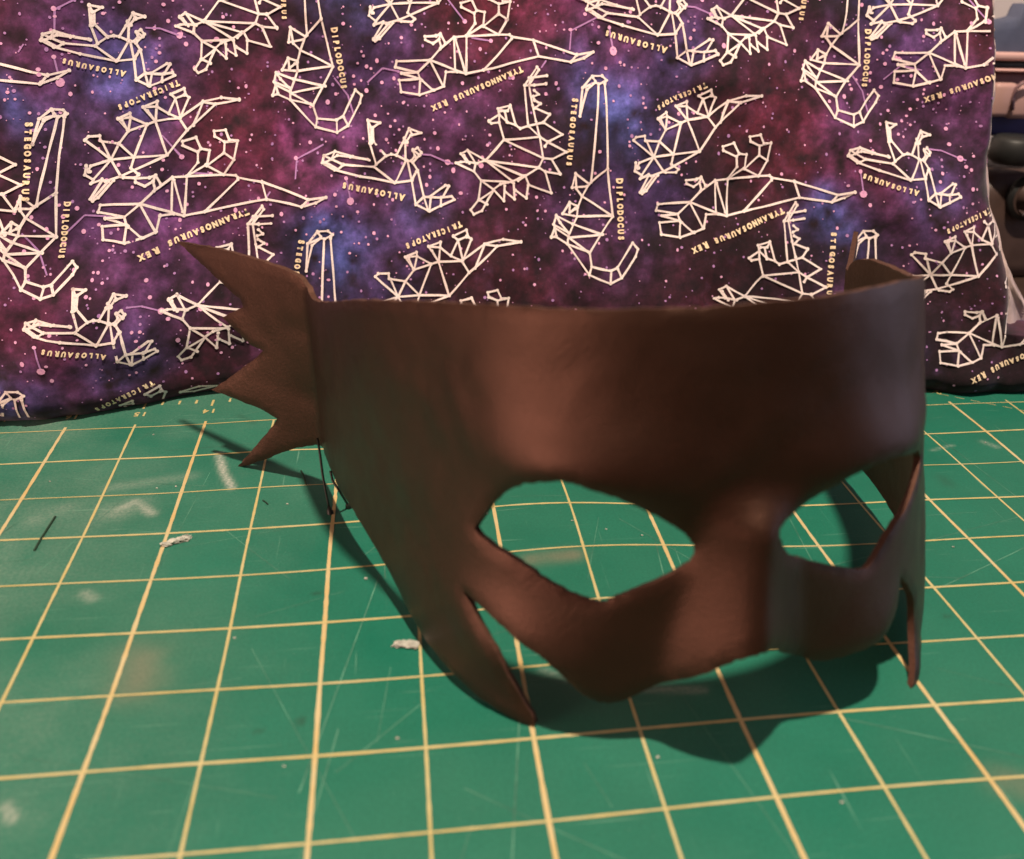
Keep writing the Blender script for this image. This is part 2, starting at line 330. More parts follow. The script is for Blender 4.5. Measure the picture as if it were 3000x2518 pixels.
STEG = L((1320, 180), 3.833,
 [(970, 70), (830, 275), (870, 730), (780, 760), (730, 720), (670, 500), (530, 535), (545, 600), (430, 675), (460, 700), (545, 690), (600, 880), (395, 1115), (190, 1000), (115, 1040), (180, 1130), (300, 1150)],
 [(545, 600), (545, 690)], [(545, 600), (640, 690), (730, 720)], [(560, 560), (640, 560), (670, 500)], [(610, 570), (635, 690)],
 [(970, 70), (990, 100), (880, 270), (920, 500), (960, 680), (1000, 850), (1040, 1090)], [(830, 275), (940, 270), (1070, 255)], [(880, 190), (1080, 165)], [(880, 270), (900, 190)],
 [(940, 330), (990, 375), (930, 400)], [(940, 440), (1010, 480), (950, 530), (1110, 600), (1040, 690), (870, 730), (1000, 850), (600, 885)], [(1040, 690), (1255, 825), (1090, 910), (1000, 850)], [(1090, 910), (1300, 1020), (1140, 1100), (1040, 1090)], [(1060, 960), (1090, 910)], [(1130, 1100), (1230, 1270), (1060, 1240), (1130, 1480), (880, 1390), (840, 1290), (990, 1195), (1060, 1240)],
 [(600, 885), (1040, 1090), (990, 1195), (395, 1115)], [(395, 1115), (820, 1290), (700, 1350), (395, 1115)], [(395, 1115), (280, 1150), (260, 1240), (340, 1340), (700, 1360)], [(260, 1240), (60, 1145), (115, 1135), (180, 1130)], [(190, 1000), (280, 1150)], [(150, 1060), (210, 1150)],
 [(340, 1340), (480, 1440), (560, 1380), (700, 1350)], [(340, 1340), (310, 1560), (225, 1670), (260, 1720), (350, 1680), (480, 1450), (320, 1560)], [(320, 1560), (410, 1610)], [(480, 1440), (600, 1570), (610, 1400)], [(620, 1470), (720, 1550), (710, 1370)], [(730, 1450), (850, 1540), (870, 1390)], [(840, 1290), (760, 1340)])
REX = L((1150, 0), 3.387,
 [(1990, 520), (1830, 550), (1395, 405), (1180, 370), (1160, 350), (1050, 350), (730, 365), (610, 375), (470, 490), (375, 600), (45, 610), (30, 670), (250, 720), (375, 600), (620, 700), (725, 735)],
 [(1990, 520), (1900, 580), (1770, 620), (1450, 565), (905, 700), (725, 735), (640, 715), (530, 720), (510, 860), (415, 900), (270, 945), (85, 915), (70, 800), (270, 785), (90, 730), (250, 720)],
 [(1395, 405), (1450, 565)], [(1180, 390), (905, 700)], [(735, 370), (730, 735)], [(610, 385), (620, 700)], [(625, 400), (715, 700)], [(375, 610), (505, 860)], [(250, 720), (275, 790), (265, 940)], [(290, 800), (400, 900)], [(1830, 550), (1780, 610)],
 [(520, 430), (475, 345), (430, 365), (320, 370), (325, 405), (400, 440), (460, 400), (475, 345)], [(460, 400), (480, 470)],
 [(730, 365), (820, 240), (812, 140), (683, 75), (679, 36), (787, 4), (836, 109), (916, 126), (900, 270), (1053, 140), (1053, 44), (957, -5), (949, -53), (1053, -69), (1094, 20), (1166, 20), (1138, 197), (1050, 350)],
 [(730, 365), (890, 262), (1050, 350)], [(1053, 140), (1138, 197)], [(812, 140), (836, 109)], [(1053, 44), (1166, 20)])
DIPL = L((1600, 200), 2.712,
 [(270, 385), (290, 160), (365, 65), (445, 65), (480, 100), (465, 130), (490, 800), (530, 1180), (345, 1470), (365, 1580), (510, 1615), (565, 1590), (685, 1390), (730, 1440), (710, 1500), (600, 1670), (510, 1715), (345, 1645), (170, 1400), (75, 1340), (40, 1345), (70, 1270), (175, 1340)],
 [(290, 160), (390, 120), (420, 130), (465, 110)], [(390, 110), (370, 75)], [(270, 385), (325, 175), (390, 120)], [(415, 130), (355, 910)], [(490, 800), (340, 920), (285, 1020), (250, 1110), (245, 1180), (175, 1340), (170, 1400)],
 [(340, 920), (235, 840), (205, 950), (320, 940)], [(235, 840), (240, 960), (285, 1020), (525, 1175), (245, 1180)], [(250, 1100), (185, 1070), (130, 1160), (245, 1180)], [(185, 1070), (185, 1150), (230, 1120)], [(205, 1240), (80, 1175), (60, 1245), (175, 1310)], [(80, 1175), (110, 1230), (175, 1310)], [(205, 1240), (450, 1325), (180, 1350), (345, 1470)], [(170, 1400), (330, 1460)], [(365, 1580), (345, 1645)], [(515, 1615), (510, 1715)], [(570, 1600), (600, 1670)], [(70, 1270), (80, 1335)])
TRIC = L((230, 230), 4.2,
 [(1980, 265), (1760, 240), (1530, 290), (1240, 495), (940, 530), (840, 570), (640, 480), (485, 500), (610, 650), (840, 570)],
 [(1980, 265), (1690, 320), (1530, 295), (1410, 580)], [(1690, 320), (1335, 640), (1090, 945), (685, 975), (400, 1005)], [(1240, 495), (1335, 640)],
 [(940, 530), (790, 355), (960, 285), (955, 350), (1110, 440), (1240, 495)], [(790, 355), (955, 350), (945, 520)], [(840, 400), (940, 530)], [(1110, 430), (1195, 250), (1135, 200), (1300, 130), (1320, 210), (1360, 240), (1255, 490), (1195, 250), (1300, 210)],
 [(485, 500), (630, 430), (640, 480), (610, 650)], [(530, 510), (600, 640)], [(610, 650), (495, 805), (270, 775), (260, 710), (120, 720), (75, 765), (400, 1005), (290, 780)], [(495, 805), (400, 1005)], [(495, 805), (685, 975), (840, 570)], [(940, 530), (1085, 940)],
 [(400, 1005), (150, 1080), (110, 1140), (140, 1150)], [(90, 1080), (75, 1190), (180, 1250), (400, 1005), (520, 1210), (1090, 945)], [(90, 1080), (120, 1150)], [(180, 1250), (150, 1300), (290, 1250), (330, 1270), (520, 1210)], [(290, 1260), (140, 1490), (170, 1510), (240, 1470), (430, 1260)], [(370, 1270), (170, 1490)], [(685, 975), (645, 1110), (740, 1190), (700, 1230), (550, 1225), (520, 1210)])
POLY = {'allo': (ALLO, I2), 'steg': (STEG, (1423, 471)), 'rex': (REX, (1364, 217)), 'dipl': (DIPL, (1727, 742)), 'tric': (TRIC, (489.5, 455))}
# word: centre px, direction px, length px, cap height px
TXT = {'allo': ('ALLOSAURUS', (1093, 563), (-880, -178), 180, 17), 'tric': ('TRICERATOPS', (436, 281), (-740, 308), 189, 16),
 'rex': ('TYRANNOSAURUS REX', (1398.7, 262), (-895, 395), 289, 16.5), 'steg': ('STEGOSAURUS', (1677, 388), (-47, 505), 196, 16), 'dipl': ('DIPLODOCUS', (1818, 615), (15, 455), 175, 17)}
STARS = [(265,1240,17),(310,1305,8),(240,1100,9),(945,1190,10),(865,1000,14),(900,1050,10),(805,915,9),(785,820,9),(755,1090,8),(735,1140,8),(757,1010,6),(757,1050,6),(540,745,7),(512,780,7),(565,800,7),(487,860,8),(535,830,5),(590,780,5),(420,712,8),(170,1200,9),(365,410,9),(430,375,9),(460,510,9),(535,485,8),(580,235,8),(580,265,5),(640,155,8),(560,130,7),(870,145,7),(1130,255,10),(970,135,11),(1110,895,8),(1070,1020,13),(1225,1290,7),(1465,1300,7),(1410,1215,8),(1800,935,9),(1530,515,9),(1520,755,6),(1480,90,6),(1265,480,9),(1065,305,8),(1030,380,6),(955,515,8),(590,635,7),(620,650,5),(720,655,6),(175,580,8),(125,630,10),(1620,185,10),(1755,155,6),(1375,315,6),(1100,330,5),(985,300,5),(690,950,5),(530,995,5),(1650,1240,6),(1580,1155,6),(1700,1050,6),(1990,590,6),(2080,665,8),(1710,90,9),(1500,35,5),(345,345,7),(285,470,8),(290,520,7),(365,560,10),(20,660,7),(90,860,6),(1350,1180,5),(1950,1200,7)]
SLINES = [[(370,510),(465,420),(600,450)],[(865,0),(970,135)],[(1790,105),(1625,190),(1615,310)],[(690,950),(760,955),(865,1000),(900,1010)],[(1440,420),(1470,375)],[(165,480),(250,590),(290,720)],[(1010,235),(1130,255)],[(240,1100),(265,1235)]]
fb = MB()
NXF, NZF = 480, 230
def sheet():
    u = np.linspace(0, 1, NXF); z = np.concatenate([np.linspace(.0, 1.2, 60), np.linspace(1.2, 8, NZF-59)[1:]])
    U, Z = np.meshgrid(u, z, indexing='ij'); X = -21+(xr(Z)+.05+21)*U
    Yv = fy(X, Z); k = np.clip((.1-Z)/.1, 0, 1)
    return X, Yv, Z
SX, SY, SZ = sheet()
fb.v = [tuple(p) for p in np.stack([SX, SY, SZ], -1).reshape(-1, 3)]; fb.f = [tuple(q) for q in grid_faces(NXF, len(SX[0]))]; fb.m = [0]*len(fb.f)
nfront = len(fb.v)
# galaxy colours, printed on the cloth
A = [px2f(*q) for q in INST['allo'][:5]]
for q in [(340+1560*1.0, 1400), (1100, -310), (3450, 120), (-480, 560)]: A.append(px2f(*q))
A = np.array(A); a0 = px2f(*I2)
BL = [((1830,330),.55,1.0,'b'),((1815,250),.35,.8,'b'),((1220,600),.40,.9,'b'),((960,690),.42,1.2,'b'),((925,640),.3,.7,'b'),((1700,620),.6,.5,'v'),((1350,320),.6,1.0,'p'),((1260,520),.5,.7,'p'),((1060,590),.5,1.0,'m'),((1300,60),.9,1.0,'c'),((800,430),.9,1.0,'c'),((1580,820),.9,1.1,'c'),((1480,520),.6,.6,'m'),((980,400),.5,.45,'p'),((1700,90),.55,.9,'p'),((1560,250),.4,.6,'p'),((1900,560),.5,.8,'v'),((1420,30),.4,.4,'c'),((1160,720),.5,.5,'p'),((1320,700),.5,.7,'c'),((1800,700),.6,.7,'p')]
COL = {'b': (.022,.052,.190), 'p': (.090,.030,.115), 'm': (.085,.010,.040), 'c': (.055,.005,.013), 'v': (.045,.031,.130)}
fx, fz = SX.ravel(), SZ.ravel(); col = np.tile(np.array([.013,.005,.009]), (len(fx), 1))
nz = fbm(fx*2.2, fz*2.2, 40, 5); nz2 = fbm(fx*5+9, fz*5, 60, 5); wx = (fbm(fx*1.3, fz*1.3, 80, 4)-.5)*.9; wz = (fbm(fx*1.3+40, fz*1.3, 90, 4)-.5)*.9
for a in A:
    for q, s, k, c in BL:
        d = px2f(*q)-a0; r2 = ((fx+wx-a[0]-d[0])**2+(fz+wz-a[1]-d[1])**2)/(s*1.2)**2
        kk = k*np.exp(-r2)*np.clip(.45+2.0*(nz2-.42), 0, 1.7)*.78; col += kk[:, None]*np.array(COL[c])
col *= (.30+1.3*nz)[:, None]; col += np.clip(nz2-.60, 0, 1)[:, None]*np.array([.10, .05, .13])
# back and side of the padded body, plain continuation of the cloth
def place(P2, off):
    P2 = np.atleast_2d(P2); x, z = P2[:, 0], P2[:, 1]; h = .01; y = fy(x, z)
    nx_ = (fy(x+h, z)-fy(x-h, z))/(2*h); nz_ = (fy(x, z+h)-fy(x, z-h))/(2*h); n = np.stack([nx_, -np.ones_like(nx_), nz_], 1); n /= np.linalg.norm(n, axis=1)[:, None]
    return np.stack([x, y, z], 1)+n*off
def ok(P2): return np.all((P2[:, 1] > .03) & (P2[:, 1] < 7.9) & (P2[:, 0] < xr(P2[:, 1])+.0))
PQ, PO, PF, PM = [], [], [], []; npq = 0
def emit(Q, off, faces, mi):
    global npq
    if not ok(Q): return
    PQ.append(Q); PO.append(np.full(len(Q), off)); PF.extend(tuple(i+npq for i in f) for f in faces); PM.extend([mi]*len(faces)); npq += len(Q)
def rib(P2, w, mi, off):
    for i in range(len(P2)-1):
        a, b = P2[i], P2[i+1]; Ln = np.linalg.norm(b-a)
        if Ln < 1e-4: continue
        n = max(2, int(Ln/.15)+1); t = np.linspace(0, 1, n)[:, None]; Q = a*(1-t)+b*t; d = (b-a)/Ln; nn = np.array([-d[1], d[0]])
        jw = w/2*(1+.12*rng.standard_normal((n, 1)))
        for j in range(n-1):
            emit(np.array([Q[j]+nn*jw[j], Q[j]-nn*jw[j], Q[j+1]-nn*jw[j+1], Q[j+1]+nn*jw[j+1]]), off+.0006*(i % 3), [(0, 1, 2, 3)], mi)
def disc(c, r, mi, off, n=9):
    a = np.linspace(0, 2*math.pi, n, endpoint=False)
    emit(np.stack([c[0]+r*np.cos(a), c[1]+r*np.sin(a)*(1+.12*rng.standard_normal())], 1), off, [tuple(range(n))], mi)
SECOND = {'dipl': ((1734.6, 224), {(74, 788): (150, 321), (917, 310): ((1869, 731), (1059.5, 281)), (2447.6, 286): ((1869, 731), (2573, 282))}), 'steg': ((1573, 198), {(578.6, 895): (769, 605), (2181, 869): (2330, 594), (597.6, 64): ((1615, 566), (793, 138)), (2141, 47.6): ((1615, 566), (2303, 133))}),
 'rex': ((1737.5, 153.5), {(538, 633): (955, 579), (2127.6, 634): (2505, 564)}),
 'allo': ((944, 479), {(340, 179): (119, 119), (1926, 103): (1719, 29), (2667, 528): (2484, 457), (281, 1012): (71, 967)}),
 'tric': ((701, 293), {(2049.5, 444): (2230, 282), (1317, 867): (1526, 709.5)})}
for key, (poly, anc) in POLY.items():
    ac = px2f(*anc); P = [np.array([px2f(*q) for q in pl])-ac for pl in poly]
    word, ctr, dr, ln, hh = TXT[key]; dr = np.array(dr, float); dr /= np.linalg.norm(dr); up = np.array([dr[1], -dr[0]])
    n = len(word); pitch = ln/(n-1)*.955 if n > 1 else 0; tx = []
    for i, ch in enumerate(word):
        if ch == ' ': continue
        V, Fc = glyph(ch, .075); first = i == 0 or word[i-1] == ' '; s = hh/.70*(1.0 if first else .88)
        c0 = np.array(ctr)+dr*(i-(n-1)/2)*pitch - up*hh/2
        Q = c0[None]+V[:, :1]*s*.82*dr+V[:, 1:2]*s*up
        tx.append((np.array([px2f(*q) for q in Q])-ac, Fc))
    for ins in INST[key]:
        ai = px2f(*ins)
        rot = math.radians(random.uniform(-1.2, 1.2)); Rm = np.array([[math.cos(rot), -math.sin(rot)], [math.sin(rot), math.cos(rot)]])
        if ins == anc: Rm = np.eye(2)
        if ins in SECOND[key][1]:
            r_, t_ = SECOND[key][0], SECOND[key][1][ins]
            if isinstance(t_[0], tuple): r_, t_ = t_
            d0 = px2f(*r_)-ac; d1 = px2f(*t_)-ai; q = complex(*d1)/complex(*d0); Rm = np.array([[q.real, -q.imag], [q.imag, q.real]])
        for k, Q in enumerate(P):
            Q2 = Q@Rm.T+ai; rib(Q2, .0315, 1, .016+.0004*(k % 5))
            for v in Q2: disc(v, .0255, 1, .0195)
        for Q, Fc in tx:
            Q2 = Q@Rm.T+ai
            emit(Q2, .021, Fc, 2)
for ai in A:
    for x, y, r in STARS:
        c = px2f(900+x/2.1, y/2.1)-a0+ai; disc(c, r/2.1/205*1.45, 3 if r > 6 else 4, .0115, 8)
    for pl in SLINES: rib(np.array([px2f(900+x/2.1, y/2.1)-a0+ai for x, y in pl]), .024, 4, .0105)
for k in range(620):
    c = (random.uniform(-18, -1), random.uniform(.1, 7)); disc(c, random.uniform(.013, .028), random.choice([3, 4]), .0098, 8)
for k in range(1500):
    c = (random.uniform(-18, -1), random.uniform(.1, 7)); disc(c, random.choice([.008, .010, .012, .020]), random.choice([3, 4, 4]), .0095, 6)
PV = place(np.concatenate(PQ), np.concatenate(PO)[:, None]); fb.add(PV, PF); fb.m[-len(PF):] = PM
col = np.concatenate([col, np.zeros((len(PV), 3))])
# side and back faces
zz = SZ[-1]; bx = []
nb = len(fb.v); K = len(zz)
for j, z in enumerate(zz):
    x0 = xr(z)+.05; y0 = float(fy(x0, z))
    for t in (0, .3, .7, 1.0): bx.append((x0-.06*t-t*max(0, x0+1.9), y0+t*1.4, z))
fb.add(bx, grid_faces(K, 4), 0); cside = np.tile(np.array([.06, .04, .10]), (len(bx), 1))*(.5+fbm(np.array([b[1]*3 for b in bx]), np.array([b[2]*3 for b in bx]), 5)[:, None]); col = np.concatenate([col, cside])
bk = [(-21, 3.0, 0), (-2.9, 3.0, 0), (-2.9, 6.0, 8), (-21, 6.0, 8), (-21, 3.0, 8), (-1.6, 3.3, 8)]
fb.add(bk, [(0, 1, 2, 3), (3, 2, 5, 4)], 0); col = np.concatenate([col, np.tile([.04, .02, .04], (6, 1))])
fabric = mesh_obj('fabric_cover', fb.v, fb.f, [M_gal, M_print, M_text, M_star, M_star2], None, fb.m, True, {'print': col})
tag(fabric, 'purple galaxy cloth cover printed with upside down dinosaur constellations standing behind the mask', 'fabric cover')
# pale lining that shows along the right seam and flares at the foot
M_lin = mat_simple('pale_lining', (.55, .42, .40, 1), .8, .25, 120, .2, .3)
LZ = np.array([.95, 1.15, 1.35, 1.6, 1.8, 2.0, 2.45, 3.2, 3.8, 4.4, 5.2, 8]); LW = np.array([1.0, 1.1, .9, .55, .24, .14, .10, .085, .06, .06, .075, .11])
lv = []; zz = np.linspace(1.08, 7.9, 150); nl = 9
for z in zz:
    w = np.interp(z, LZ, LW); x0 = xr(z)-.04; y0 = float(fy(xr(z)-.02, z))-.015
    for k in range(nl):
        t = k/(nl-1); lv.append((x0+w*t+.02*math.sin(z*9+t*4)*t, y0-.03*math.sin(t*3.14)+.5*t*w+.06*math.sin(t*11+z*2.5)*min(1, w*2), z-.35*t*w))
tag(mesh_obj('lining', lv, grid_faces(len(zz), nl), M_lin, fabric), 'pale inner lining showing at the right seam')

# ------------------------------------------------------------------ mask surface
CT = np.array([(-12.15,-1.95,-12.22,-2.3),(-11.75,-3.45,-11.65,-3.95),(-11.2,-5.0,-10.8,-5.25),(-10.55,-6.4,-9.95,-6.25),(-9.5,-7.13,-9.05,-6.65),(-8.2,-7.25,-7.95,-6.7),(-7.0,-7.05,-7.1,-6.4),(-5.95,-6.35,-6.42,-5.75),(-5.17,-5.1,-5.88,-4.8),(-4.9,-3.6,-5.6,-3.6),(-4.9,-2.0,-5.45,-2.3)])
MM = (CT[:, :2]+CT[:, 2:])/2; LL = np.concatenate([[0], np.cumsum(np.linalg.norm(np.diff(MM, axis=0), axis=1))]); LL -= LL[5]
SF0, SF1 = LL[0], LL[-1]
def spl(x, y):
    n = len(x); h = np.diff(x); Am = np.zeros((n, n)); r = np.zeros((n,)+y.shape[1:]); Am[0, 0] = Am[-1, -1] = 1
    for i in range(1, n-1):
        Am[i, i-1] = h[i-1]; Am[i, i] = 2*(h[i-1]+h[i]); Am[i, i+1] = h[i]; r[i] = 3*((y[i+1]-y[i])/h[i]-(y[i]-y[i-1])/h[i-1])
    c = np.linalg.solve(Am, r); b = (y[1:]-y[:-1])/h[:, None]-h[:, None]*(2*c[:-1]+c[1:])/3; d = (c[1:]-c[:-1])/(3*h[:, None])
    def f(t):
        t = np.asarray(t, float); i = np.clip(np.searchsorted(x, t)-1, 0, n-2); u = (t-x[i])[..., None]
        return y[i]+b[i]*u+c[i]*u*u+d[i]*u**3
    return f
FS = spl(LL, CT); nrm = lambda a: np.array(a)/np.linalg.norm(a)
WB, WT, RB, RTP = nrm([-1.2, .62]), nrm([-1.62, 2.0]), nrm([.36, .94]), nrm([.475, .88])
def mbase(s, v):
    s = np.asarray(s, float); v = np.asarray(v, float); c = FS(np.clip(s, SF0, SF1)); k = (v/4)[..., None]
    B = c[..., :2].copy(); T = c[..., 2:].copy()
    e = np.maximum(SF0-s, 0)[..., None]; B += e*WB; T += e*WT; e = np.maximum(s-SF1, 0)[..., None]; B += e*RB; T += e*RTP
    return np.concatenate([B*(1-k)+T*k, v[..., None]], -1)
def relief(s, v):
    s = s+.25; A_ = .74-.40*sm(.75, 2.45, v); w = .60-.12*sm(1.0, 2.3, v); sn = s-.15; t_ = 1-np.sqrt(sn*sn+.008)/w
    n = A_*.5*(t_+np.sqrt(t_*t_+.012))*(1-sm(2.2, 2.62, v))
    n = n+.22*gs(v, 2.68, .42)*(gs(s, 1.5, 1.0)+gs(s, -1.4, 1.0)) - .05*gs(v, 1.7, .35)*(gs(s, 1.35, .6)+gs(s, -1.35, .6))
    n = n+.20*gs(v, -.1, .40)*gs(s, 2.2, .45)
    return n+.12*gs(v, .8, .4)*(gs(s, 1.7, .7)+gs(s, -1.7, .7))+.10*gs(v, 3.5, .8)*gs(s, 0, 2.5)
def mnorm(s, v, h=1e-2):
    t = mbase(s+h, v)-mbase(s-h, v); n = np.stack([t[..., 1], -t[..., 0], 0*t[..., 0]], -1); return n/np.linalg.norm(n, axis=-1, keepdims=True)
def MS(s, v):
    s = np.asarray(s, float); v = np.asarray(v, float); return mbase(s, v)+mnorm(s, v, 1e-3)*relief(s, v)[..., None]
# chart outline (arc length, height)
LWING = [(-9.53,2.94),(-9.26,2.83),(-8.97,2.73),(-8.75,2.63),(-8.45,2.51),(-8.22,2.42),(-8.19,2.33),(-8.59,2.11),(-8.40,2.01),(-8.21,1.90),(-8.09,1.83),(-7.86,1.80),(-7.97,1.69),(-8.32,1.42),(-8.68,1.13),(-8.80,1.05),(-8.61,1.03),(-8.22,.99),(-7.93,.95),(-7.69,.86),(-7.83,.66),(-8.07,.37),(-8.31,.06),(-8.38,-.03),(-8.17,.06),(-7.85,.24),(-7.62,.38),(-7.25,.55),(SF0,.64)]
LOUT = [(-6.67,.50),(-6.37,.51),(-6.00,.48),(-5.48,.52),(-5.10,.49),(-4.54,.39),(-4.05,.30),(-3.68,.20),(-3.30,.15),(-2.98,.14),(-2.61,.11),(-2.25,.07),(-1.95,.03),(-1.73,.005)]
LSPK = [(-1.68,.06),(-1.85,.30),(-2.00,.53),(-2.12,.73),(-2.30,.88),(-2.46,.98),(-2.65,1.08),(-2.35,1.05),(-2.16,1.02),(-1.97,.95),(-1.75,.86),(-1.61,.78),(-1.47,.64),(-1.33,.50),(-1.22,.46)]
BOT = [(-1.10,.44),(-.96,.50),(-.77,.63),(-.55,.84),(-.43,.99),(-.35,1.11),(-.25,1.23),(-.10,1.32),(.04,1.28),(.19,1.17),(.40,.95),(.54,.83),(.64,.77),(.71,.74),(.91,.72),(1.18,.73),(1.39,.76),(1.55,.87),(1.68,.98)]
RSPK = [(1.84,1.18),(2.00,1.02),(2.22,.72),(2.24,.42),(2.06,.18),(1.84,.0)]
ROUT = [(1.93,.0),(2.25,.09),(2.5,.13),(2.85,.12),(3.3,.20),(3.8,.32),(4.5,.45),(5.2,.50),(5.8,.48),(SF1,.58)]
RWING = [(SF1-(s-SF0)*.93, v) for s, v in LWING[::-1][1:]]
TOPR = [(SF1,2.95),(6.1,3.18),(5.7,3.33),(5.3,3.42),(4.85,3.48),(4.3,3.57),(3.8,3.65),(3.3,3.78)]
TOP = [(2.9,3.86),(2.3,3.98),(1.67,4.10),(1.24,4.14),(.82,4.16),(.41,4.16),(-.24,4.15),(-.75,4.11),(-1.04,4.10),(-1.75,4.03),(-2.63,3.92),(-3.26,3.79),(-5.00,3.35),(-6.3,2.88),(-6.80,2.76),(SF0,2.86),(-7.13,2.98),(-7.78,3.01),(-8.47,3.01)]
EYEL = [(-2.67,1.74),(-2.54,2.01),(-2.46,2.13),(-2.30,2.31),(-2.09,2.47),(-1.91,2.56),(-1.74,2.61),(-1.65,2.60),(-1.48,2.56),(-1.31,2.51),(-1.03,2.36),(-.88,2.27),(-.74,2.18),(-.64,2.10),(-.59,2.02),(-.59,1.94),(-.62,1.86),(-.70,1.77),(-.90,1.64),(-1.09,1.55),(-1.21,1.47),(-1.31,1.41),(-1.39,1.42),(-1.48,1.43),(-1.65,1.47),(-1.80,1.51),(-2.03,1.59),(-2.30,1.65),(-2.57,1.69)]
EYER = [(.06,2.21),(.06,2.27),(.15,2.31),(.35,2.37),(.48,2.46),(.71,2.60),(.86,2.66),(1.08,2.70),(1.23,2.69),(1.49,2.62),(2.0,2.43),(2.45,2.24),(2.68,2.07),(2.50,1.95),(2.26,1.88),(2.08,1.80),(1.82,1.75),(1.62,1.66),(1.42,1.52),(1.28,1.47),(1.14,1.51),(.84,1.62),(.48,1.77),(.21,1.97),(.13,2.09)]
def cham(P, it=1, keep=1.05):      # round the wobble of traced corners but keep the sharp points
    for _ in range(it):
        Q = []; n = len(P)
        for i in range(n):
            a, b, c = np.array(P[i-1]), np.array(P[i]), np.array(P[(i+1) % n]); d1 = b-a; d2 = c-b
            cs = d1@d2/(np.linalg.norm(d1)*np.linalg.norm(d2)+1e-9)
            if cs < math.cos(keep): Q.append(tuple(b))
            else: Q += [tuple(b-d1*.25), tuple(b+d2*.25)]
        P = Q
    return P
def densify(P, d=.07):
    Q = []
    for i in range(len(P)):
        a, b = np.array(P[i]), np.array(P[(i+1) % len(P)]); n = max(1, int(np.linalg.norm(b-a)/d))
        Q += [tuple(a+(b-a)*k/n) for k in range(n)]
    return Q
def inside(pt, P):
    x, y = pt; c = False; n = len(P)
    for i in range(n):
        x1, y1 = P[i]; x2, y2 = P[i-1]
        if (y1 > y) != (y2 > y) and x < (x2-x1)*(y-y1)/(y2-y1)+x1: c = not c
    return c
def inside_v(pts, P):
    x, y = pts[:, 0], pts[:, 1]; c = np.zeros(len(pts), bool); P = np.array(P); Q = np.roll(P, 1, 0)
    for (x1, y1), (x2, y2) in zip(P, Q):
        if y1 == y2: continue
        c ^= ((y1 > y) != (y2 > y)) & (x < (x2-x1)*(y-y1)/(y2-y1)+x1)
    return c
def dist_v(pts, P):
    P = np.array(P); D = np.full(len(pts), 9.0)
    for a, b in zip(P, np.roll(P, -1, 0)):
        d = b-a; t = np.clip(((pts-a)@d)/(d@d+1e-12), 0, 1); D = np.minimum(D, np.linalg.norm(pts-a-t[:, None]*d, axis=1))
    return D
outer = LWING+LOUT+LSPK+BOT+RSPK+ROUT+RWING+TOPR+TOP
outer = densify(cham(outer, 2)); eyeL = densify(cham(EYEL, 2), .05); eyeR = densify(cham(EYER, 2), .05)
jt = lambda P: [(a+random.gauss(0, .0045), b+random.gauss(0, .0045)) for a, b in P]
outer, eyeL, eyeR = jt(outer), jt(eyeL), jt(eyeR)
loops = [outer, eyeL, eyeR]
gsx, gsv = np.meshgrid(np.arange(-10, 10.2, .075), np.arange(0, 4.5, .075), indexing='ij')
pts = np.stack([gsx.ravel()+.02*(np.round(gsv.ravel()/.075) % 2), gsv.ravel()], 1)
for fs in (SF0, SF1): pts = pts[np.abs(pts[:, 0]-fs) > .05]
extra = [(SF0, v) for v in np.arange(.70, 2.78, .075)]+[(SF1, v) for v in np.arange(.68, 2.9, .075)]
keep = inside_v(pts, outer) & ~inside_v(pts, eyeL) & ~inside_v(pts, eyeR)
D = np.minimum(np.minimum(dist_v(pts, outer), dist_v(pts, eyeL)), dist_v(pts, eyeR)); pts = pts[keep & (D > .035)]
allp = []; edges = []
for lp in loops:
    b = len(allp); allp += lp; edges += [(b+i, b+(i+1) % len(lp)) for i in range(len(lp))]
nb_ = len(allp); allp += [tuple(p) for p in pts]; b = len(allp); allp += extra; edges += [(b+i, b+i+1) for i in range(len(extra)-1) if abs(extra[i][0]-extra[i+1][0]) < 1e-6]
vo, eo, fo, ov, oe, of = delaunay_2d_cdt([Vector(p) for p in allp], edges, [], 0, 1e-5)
vo = np.array([tuple(p) for p in vo]); fo = [tuple(f) for f in fo]
cen = np.array([vo[list(f)].mean(0) for f in fo]); kf = inside_v(cen, outer) & ~inside_v(cen, eyeL) & ~inside_v(cen, eyeR); fo = [f for f, k in zip(fo, kf) if k]
used = sorted({i for f in fo for i in f}); ren = {o: i for i, o in enumerate(used)}; vo = vo[used]; fo = [tuple(ren[i] for i in f) for f in fo]
# orientation: chart ccw must face outward
FR = MS(vo[:, 0], vo[:, 1])
wob = (fbm(vo[:, 0]*1.1+30, vo[:, 1]*1.1, 71, 3)-.5)*.075+(fbm(vo[:, 0]*4+30, vo[:, 1]*4, 75, 3)-.5)*.018
edgeD = np.minimum(np.minimum(dist_v(vo, outer), dist_v(vo, eyeL)), dist_v(vo, eyeR))
hn = 1e-3
ts = MS(vo[:, 0]+hn, vo[:, 1])-MS(vo[:, 0]-hn, vo[:, 1]); tv = MS(vo[:, 0], vo[:, 1]+hn)-MS(vo[:, 0], vo[:, 1]-hn)
NR = np.cross(ts, tv); NR /= np.linalg.norm(NR, axis=1)[:, None]
FR = FR+NR*(wob*np.clip(edgeD/.6, .15, 1))[:, None]
TH = .085; BKV = FR-NR*TH
FR = FR-NR*(.018*(1-np.clip(edgeD/.03, 0, 1)))[:, None]
ecount = {}
for f in fo:
    for i in range(3):
        a, b = f[i], f[(i+1) % 3]; ecount[(a, b)] = 1
rim = [(a, b) for a, b in ecount if (b, a) not in ecount]
n0 = len(FR); fm = []; faces = []
for f in fo: faces.append(f); fm.append(0)
for f in fo: faces.append(tuple(n0+i for i in f[::-1])); fm.append(1)
rv = sorted({i for e in rim for i in e}); rmap = {o: i for i, o in enumerate(rv)}; nr = len(rv)
verts = np.concatenate([FR, BKV, FR[rv], BKV[rv]])
